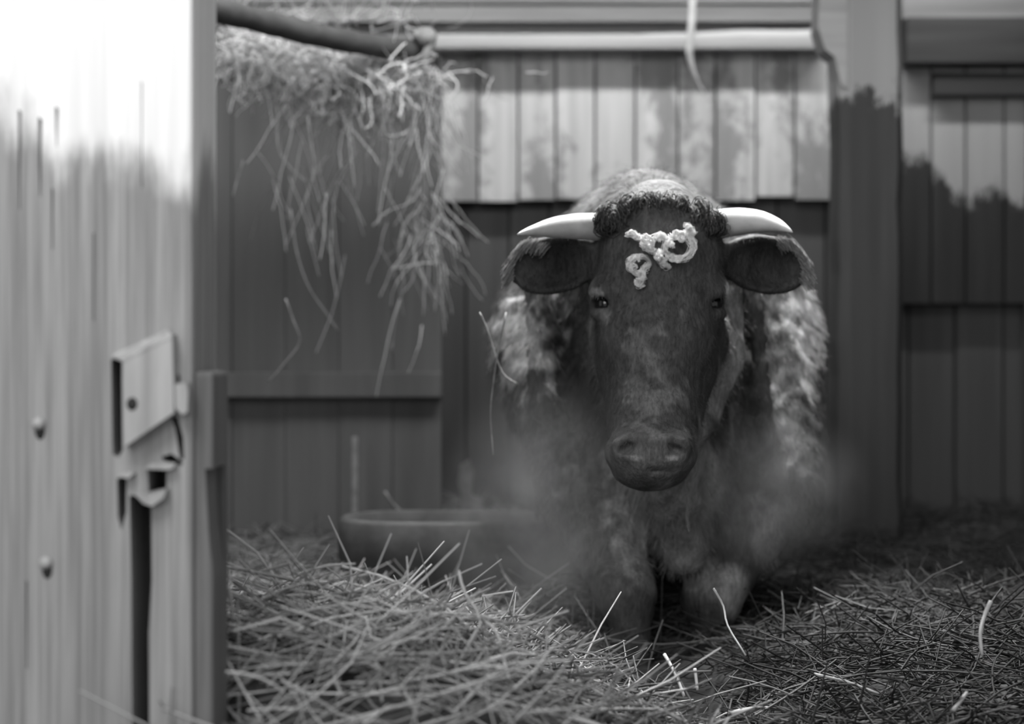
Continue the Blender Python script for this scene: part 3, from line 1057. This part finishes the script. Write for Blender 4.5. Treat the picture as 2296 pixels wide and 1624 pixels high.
patch((0.29, 3.95, 1.15), (0.33, 0.62, 0.15), 0.08)                       # pale back and withers
patch((0.27, 3.30, 1.10), (0.20, 0.20, 0.14), 0.022, rag=0.2)  # crest painted darker to hold down the bright overhead light
patch(P(1812, 735, 3.47), (0.058, 0.25, 0.11), 0.32, fr=20)                 # right shoulder
patch(P(1182, 760, 3.5), (0.075, 0.20, 0.12), 0.26, fr=26, rag=0.7)        # left shoulder
patch(P(1638, 740, 3.1), (0.030, 0.06, 0.11), 0.24, rag=0.4)
patch(P(1605, 870, 3.08), (0.034, 0.05, 0.08), 0.19, rag=0.4)
patch(P(1700, 820, 3.35), (0.10, 0.12, 0.20), 0.075)
patch(P(1545, 1250, 3.2), (0.05, 0.10, 0.10), 0.08)
patch(P(1690, 1200, 3.38), (0.045, 0.10, 0.16), 0.12)  # edge light of the foreleg put into the coat tone, two patches
patch(P(1640, 1325, 3.3), (0.035, 0.08, 0.06), 0.22)
patch(P(1320, 1290, 3.3), (0.035, 0.08, 0.07), 0.08)
patch(P(1465, 850, 2.83), (0.045, 0.06, 0.09), 0.09, fr=34, rag=1.0)      # flecks down the nose
patch(P(1460, 1030, 2.80), (0.07, 0.06, 0.035), 0.075, rag=0.2)           # muzzle skin
patch(P(1330, 800, 3.1), (0.03, 0.10, 0.12), 0.07)
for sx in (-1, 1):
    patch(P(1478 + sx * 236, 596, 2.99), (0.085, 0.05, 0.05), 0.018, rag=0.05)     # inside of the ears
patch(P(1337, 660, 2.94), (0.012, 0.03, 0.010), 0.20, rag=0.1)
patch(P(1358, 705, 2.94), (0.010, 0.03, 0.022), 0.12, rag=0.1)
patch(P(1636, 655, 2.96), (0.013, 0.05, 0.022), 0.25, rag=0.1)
patch(P(1406, 962, 2.86), (0.014, 0.03, 0.006), 0.22, rag=0.1)  # painted highlights on the upper muzzle, this and the next patch
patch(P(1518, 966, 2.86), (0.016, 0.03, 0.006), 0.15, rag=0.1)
patch(P(1520, 1130, 3.10), (0.17, 0.22, 0.20), 0.19)  # chest tone raised to stand in for thin haze
patch(P(1422, 1026, 2.80), (0.013, 0.03, 0.006), 0.22, rag=0.1)  # wet shine of the nostril rims painted as pale arcs
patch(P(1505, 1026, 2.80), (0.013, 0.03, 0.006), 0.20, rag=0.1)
patch(P(1590, 1190, 3.2), (0.014, 0.09, 0.06), 0.16, rag=0.3)
ca = me.color_attributes.new('coat', 'FLOAT_COLOR', 'POINT')
ca.data.foreach_set('color', np.stack([tone, tone, tone, np.ones_like(tone)], 1).ravel())

m, nt, b = new_mat('cow_coat', 0.7, 0.25)
n = N(nt)
a = nt.nodes.new('ShaderNodeVertexColor'); a.layer_name = 'coat'
hn = n.noise(n.mapped(n.pos(), (1, 1, 0.35)), 170, 4, 0.7)
hm = n.noise(n.mapped(n.pos(), (1, 1, 0.5)), 38, 3, 0.6)
n.color(n.math('MULTIPLY', n.xyz(a.outputs[0])[0], n.math('MULTIPLY', n.ramp(hn, 0.3, 0.7, 0.7, 1.3), n.ramp(hm, 0.3, 0.7, 0.75, 1.25))), b)
n.bump(n.math('ADD', n.math('MULTIPLY', hn, 0.4), hm), 0.8, 0.008, b)
M['coat'] = m
cow_base = Vector((0.31, 4.0, 0.0))
cow = link_mesh('cow', me, M['coat'], base=cow_base, smooth=True)
tag(cow, 'dark horned cow with a curly white forelock standing in straw facing the doorway', 'cow')

# horns
m, nt, b = new_mat('pale_horn', 0.33, 0.6)
n = N(nt)
n.color(n.ramp(n.noise(n.mapped(n.pos(), (1, 1, 1)), 25, 3), 0.3, 0.7, 0.34, 0.46), b)
M['horn'] = m
HL = [(1372, 512, 3.0, 31), (1335, 509, 2.99, 31), (1290, 508, 2.97, 29), (1245, 510, 2.94, 24), (1205, 516, 2.91, 15), (1175, 522, 2.885, 7), (1160, 526, 2.875, 1.5)]
HR = [(1580, 508, 3.0, 31), (1618, 502, 2.99, 33), (1660, 497, 2.97, 31), (1700, 497, 2.94, 26), (1738, 504, 2.91, 17), (1762, 513, 2.885, 8), (1777, 521, 2.875, 1.5)]
for hp, lab in ((HL, 'pale horn'), (HR, 'pale horn')):
    q = spline([tuple(P(x, y, d)) + (r / F * d,) for x, y, d, r in hp] and [P(x, y, d) for x, y, d, r in hp], 26)
    rr = np.interp(np.linspace(0, len(hp) - 1, 26), range(len(hp)), [r / F * d for x, y, d, r in hp])
    mb = MB()
    mb.tube(q, list(rr), 20)
    tag(mb.obj('horn', M['horn'], cow, smooth=True), lab)

# eyes
m, nt, b = new_mat('dark_wet_eye', 0.08, 0.6)
b.inputs['Base Color'].default_value = (0.01, 0.01, 0.01, 1)
M['eye'] = m
for sx in (-1, 1):
    mb = MB()
    mb.ball(P(1476 + sx * 118, 682, 2.972), 0.021, sub=3)
    tag(mb.obj('eye', M['eye'], cow, smooth=True), 'dark glossy eye')


# forelock of white curls: bundles of fine hairs wound into locks
def lock(points, d, width, nh, rad, name, mat, label=None, seed=0):
    q = spline([P(x, y, d + dd) for x, y, dd in points], 26)
    Pn = np.array([list(p) for p in q])
    paths = []
    for i in range(nh):
        off = RNG.normal(0, 1, 3) * width * np.array([1, 0.6, 1])
        tw = RNG.uniform(0, 6.28); am = width * 0.9
        t = np.linspace(0, 1, 26)
        env = (np.sin(np.pi * np.clip(t * 0.9 + 0.08, 0, 1)) ** 0.5)[:, None]
        wob = np.stack([np.cos(t * 9 + tw), np.sin(t * 7 + tw * 2) * 0.5, np.sin(t * 9 + tw)], 1) * am
        wob = wob + np.stack([np.cos(t * 31 + tw * 3), np.cos(t * 27 + tw), np.sin(t * 31 + tw * 5)], 1) * width * 0.35
        paths.append(Pn + (off[None] + wob) * env)
    paths = np.array(paths)
    rr = np.full(paths.shape[:2], rad) * (1 - 0.5 * np.linspace(0, 1, 26))[None]
    o = link_mesh(name, strands_mesh(name, paths, rr), mat, cow)
    if label: o['label'] = label
    return o


M['white_hair'] = straw_mat('white_curly_hair', 0.55, 0.90, 0.45)
M['dark_hair'] = straw_mat('dark_curly_hair', 0.025, 0.06, 0.6)
M['grey_hair2'] = straw_mat('pale_throat_hair', 0.16, 0.34, 0.6)
M['grey_hair'] = straw_mat('grey_fringe_hair', 0.12, 0.26, 0.6)
LK = [
    [(1404, 528, .01), (1418, 524, -.005), (1432, 532, -.01), (1450, 540, -.01), (1456, 548, 0)],
    [(1438, 544, 0), (1448, 552, -.012), (1462, 562, -.014), (1470, 560, 0)],
    [(1462, 545, .01), (1468, 532, -.01), (1484, 530, -.02), (1498, 540, -.02), (1492, 556, -.014), (1484, 572, -.006)],
    [(1502, 540, .01), (1510, 528, -.012), (1524, 532, -.018), (1528, 542, -.012)],
    [(1528, 532, .01), (1532, 522, -.01), (1548, 536, -.02), (1556, 552, -.018), (1548, 568, -.015), (1525, 580, -.015), (1500, 574, -.012), (1490, 560, -.006)],
    [(1536, 528, .01), (1544, 514, -.008), (1554, 520, -.012), (1552, 534, -.01)],
    [(1478, 560, -.005), (1480, 580, -.012), (1490, 594, -.01), (1504, 600, -.004)],
    [(1456, 586, .002), (1440, 574, -.014), (1420, 578, -.018), (1410, 592, -.018), (1418, 608, -.016), (1434, 618, -.012), (1440, 632, -.008), (1442, 646, 0)],
    [(1458, 592, 0), (1446, 604, -.010), (1438, 618, -.010), (1441, 640, -.004)],
]
for k_ in range(26):
    bx, by, bz = random.choice(random.choice(LK[:8])[1:])
    bx += random.uniform(-8, 8); by += random.uniform(-7, 7); r_ = random.uniform(5, 11); a_ = random.uniform(0, 6.28); s_ = random.choice((-1, 1))
    LK.append([(bx + r_ * math.cos(a_ + s_ * q_ * 1.1), by + r_ * math.sin(a_ + s_ * q_ * 1.1), bz - 0.006 - 0.002 * q_) for q_ in range(5)])
for li_, L_ in enumerate(LK):
    lock(L_, 2.90, 0.0027 if li_ < 9 else 0.0016, 50 if li_ < 9 else 22, 0.0004, 'forelock_curl', M['white_hair'], 'white curly lock on the forehead')
lock([(1536, 1078, .0), (1540, 1105, -.012), (1543, 1130, -.012), (1541, 1160, -.008), (1545, 1192, 0)], 3.0, 0.0022, 30, 0.0004, 'throat_hair', M['grey_hair2'], 'pale hair lock hanging under the throat')
# dark curly tuft over the poll
for i in range(150):
    x = random.uniform(1345, 1605); y = 525 - 75 * math.sqrt(max(0, 1 - ((x - 1475) / 150) ** 2)) * random.uniform(0.3, 1.05)
    if i == 0: tuft = []
    s = random.choice((-1, 1)); r = random.uniform(10, 22)
    tuft.append([(x, y + 10, 0.03), (x + s * r * .4, y - r * .5, 0), (x + s * r, y - r * .2, -0.02), (x + s * r * 1.1, y + r * .7, -0.02), (x + s * r * .4, y + r * 1.1, -0.01)])
paths = []
for L_ in tuft:
    q = spline([P(px_, py_, 2.96 + dd) for px_, py_, dd in L_], 14)
    Pn = np.array([list(p) for p in q])
    for k in range(22):
        t = np.linspace(0, 1, 14)
        paths.append(Pn + RNG.normal(0, 0.0045, 3)[None] + np.stack([np.cos(t * 6 + k), np.sin(t * 5 + k), np.sin(t * 6 + k)], 1) * 0.002)
paths = np.array(paths)
o = link_mesh('poll_tuft', strands_mesh('poll_tuft', paths, np.full(paths.shape[:2], 0.0008)), M['dark_hair'], cow)
tag(o, 'dark curly tuft between the horns', kind='stuff')

# short coat hair rooted in the body surface
me = cow.data
Vw = V
nrm = np.zeros((len(me.vertices), 3)); me.vertices.foreach_get('normal', nrm.ravel()); 
nb = np.zeros(len(me.vertices) * 3); me.vertices.foreach_get('normal', nb); nrm = nb.reshape(-1, 3)


def coat(name, n_, sel, length, rad, mat, down=0.8, curl=0.25):
    cand = np.nonzero(sel)[0]
    pick = RNG.choice(cand, n_)
    p0 = Vw[pick] + RNG.normal(0, 0.002, (n_, 3)); nn = nrm[pick]
    g = np.array([0, 0, -down])
    K = 5
    pts = np.zeros((n_, K, 3)); pts[:, 0] = p0 - nn * 0.003
    d = nn + g * 0.6 + RNG.normal(0, curl, (n_, 3))
    L = RNG.uniform(length * 0.6, length, n_)[:, None]
    for k in range(1, K):
        d = d + g * 0.4 + RNG.normal(0, curl * 0.5, (n_, 3))
        # keep hairs outside the body
        dn = (d * nn).sum(1, keepdims=True)
        d = d - nn * np.minimum(dn - 0.12, 0)
        d /= np.linalg.norm(d, axis=1, keepdims=True)
        pts[:, k] = pts[:, k - 1] + d * L / (K - 1)
    rr = np.full((n_, K), rad) * np.linspace(1, 0.4, K)[None]
    me_ = strands_mesh(name, pts, rr)
    tn = np.repeat(tone[pick], K * 3)
    me_.color_attributes['tone'].data.foreach_set('color', np.stack([tn, tn, tn, np.ones_like(tn)], 1).ravel())
    return link_mesh(name, me_, mat, cow)


M['coat_hair'] = straw_mat('coat_hair', 0.0, 1.0, 0.6)
X_, Y_, Z_ = V[:, 0], V[:, 1], V[:, 2]
sel = (Y_ > 3.12) & (Y_ < 4.0) & (Z_ > 0.35) & (nrm[:, 1] < 0.35)
tag(coat('coat_hair', 17000, sel, 0.030, 0.0006, M['coat_hair']), kind='stuff')
sel = (Y_ < 3.12) & (Z_ > 0.62) & (nrm[:, 1] < 0.2) & (Z_ < 1.04)
tag(coat('face_hair', 8000, sel, 0.012, 0.0004, M['coat_hair'], curl=0.35), kind='stuff')
# fringe along the outer rims of the ears
for sx, arc in ((-1, [(1230, 548), (1190, 540), (1165, 560), (1150, 590), (1148, 620)]), (1, [(1735, 535), (1770, 540), (1790, 565), (1803, 595), (1800, 625)])):
    q = spline([P(x, y, 3.015) for x, y in arc], 30)
    paths = []
    for p in q:
        for k in range(26):
            p0 = np.array(p) + RNG.normal(0, 0.003, 3)
            dv = np.array([sx * 0.9, -0.1, -0.8]) + RNG.normal(0, 0.12, 3)
            dv /= np.linalg.norm(dv)
            L_ = RNG.uniform(0.010, 0.022)
            paths.append([p0 + dv * L_ * t + np.array([0, 0, -0.3]) * L_ * t * t for t in (0, .35, .7, 1)])
    paths = np.array(paths)
    o = link_mesh('ear_fringe', strands_mesh('ear_fringe', paths, np.full(paths.shape[:2], 0.0007)), M['grey_hair'], cow)
    tag(o, 'pale hair fringe on the ear rim', kind='stuff')
# tail
mb = MB()
q = spline([(0.31, 5.13, 1.0), (0.31, 5.22, 0.9), (0.33, 5.24, 0.7), (0.34, 5.23, 0.5), (0.33, 5.22, 0.36)], 16)
mb.tube(q, list(np.linspace(0.03, 0.014, 11)) + [0.02, 0.03, 0.032, 0.02, 0.004], 10)
mb.obj('tail', M['coat'], cow, smooth=True)

# ------------------------------------------------------------------ breath steaming in the cold air
def steam(name, blobs, dens, label):
    mb = MB()
    cs = [P(x, y, d) for x, y, d, r in blobs]
    c0 = cs[0]
    lo = Vector([min(c[i] - b_[3] for c, b_ in zip(cs, blobs)) for i in range(3)])
    hi = Vector([max(c[i] + b_[3] for c, b_ in zip(cs, blobs)) for i in range(3)])
    mid, half = (lo + hi) / 2, (hi - lo) / 2
    mb.ball(mid, 1.0, half.x * 1.35, half.y * 1.35, half.z * 1.35, sub=3)
    mat = bpy.data.materials.new(name)
    mat.use_nodes = True
    nt = mat.node_tree
    nt.nodes.remove(nt.nodes['Principled BSDF'])
    vs = nt.nodes.new('ShaderNodeVolumeScatter')
    vs.inputs['Color'].default_value = (1, 1, 1, 1)
    n = N(nt)
    p = n.pos()
    tot = None
    for c, b_ in zip(cs, blobs):
        vm = nt.nodes.new('ShaderNodeVectorMath'); vm.operation = 'DISTANCE'
        n.L(p, vm.inputs[0]); vm.inputs[1].default_value = c
        w = n.ramp(vm.outputs['Value'], b_[3] * 0.05, b_[3] * 1.15, 1.0, 0.0)
        tot = w if tot is None else n.math('MAXIMUM', tot, w)
    nz = n.noise(p, 9, 4, 0.6)
    n.L(n.math('MULTIPLY', n.math('MULTIPLY', tot, n.ramp(nz, 0.3, 0.7, 0.15, 1.0)), dens), vs.inputs['Density'])
    n.L(vs.outputs[0], nt.nodes['Material Output'].inputs['Volume'])
    o = mb.obj('breath_steam', mat, base=mid)
    tag(o, label, 'steam', 'clouds of breath', 'thing')
    return o


steam('left_steam', [(1215, 1040, 2.80, 0.15), (1170, 1130, 2.74, 0.15), (1240, 1260, 2.68, 0.14), (1120, 1230, 2.7, 0.11)], 0.95, 'soft cloud of breath steam drifting over the trough on the left of the muzzle')
steam('right_steam', [(1790, 1090, 2.85, 0.12), (1700, 1140, 2.8, 0.12), (1750, 1020, 2.9, 0.10), (1650, 1080, 2.8, 0.09)], 0.95, 'soft cloud of breath steam in front of the right shoulder of the cow')
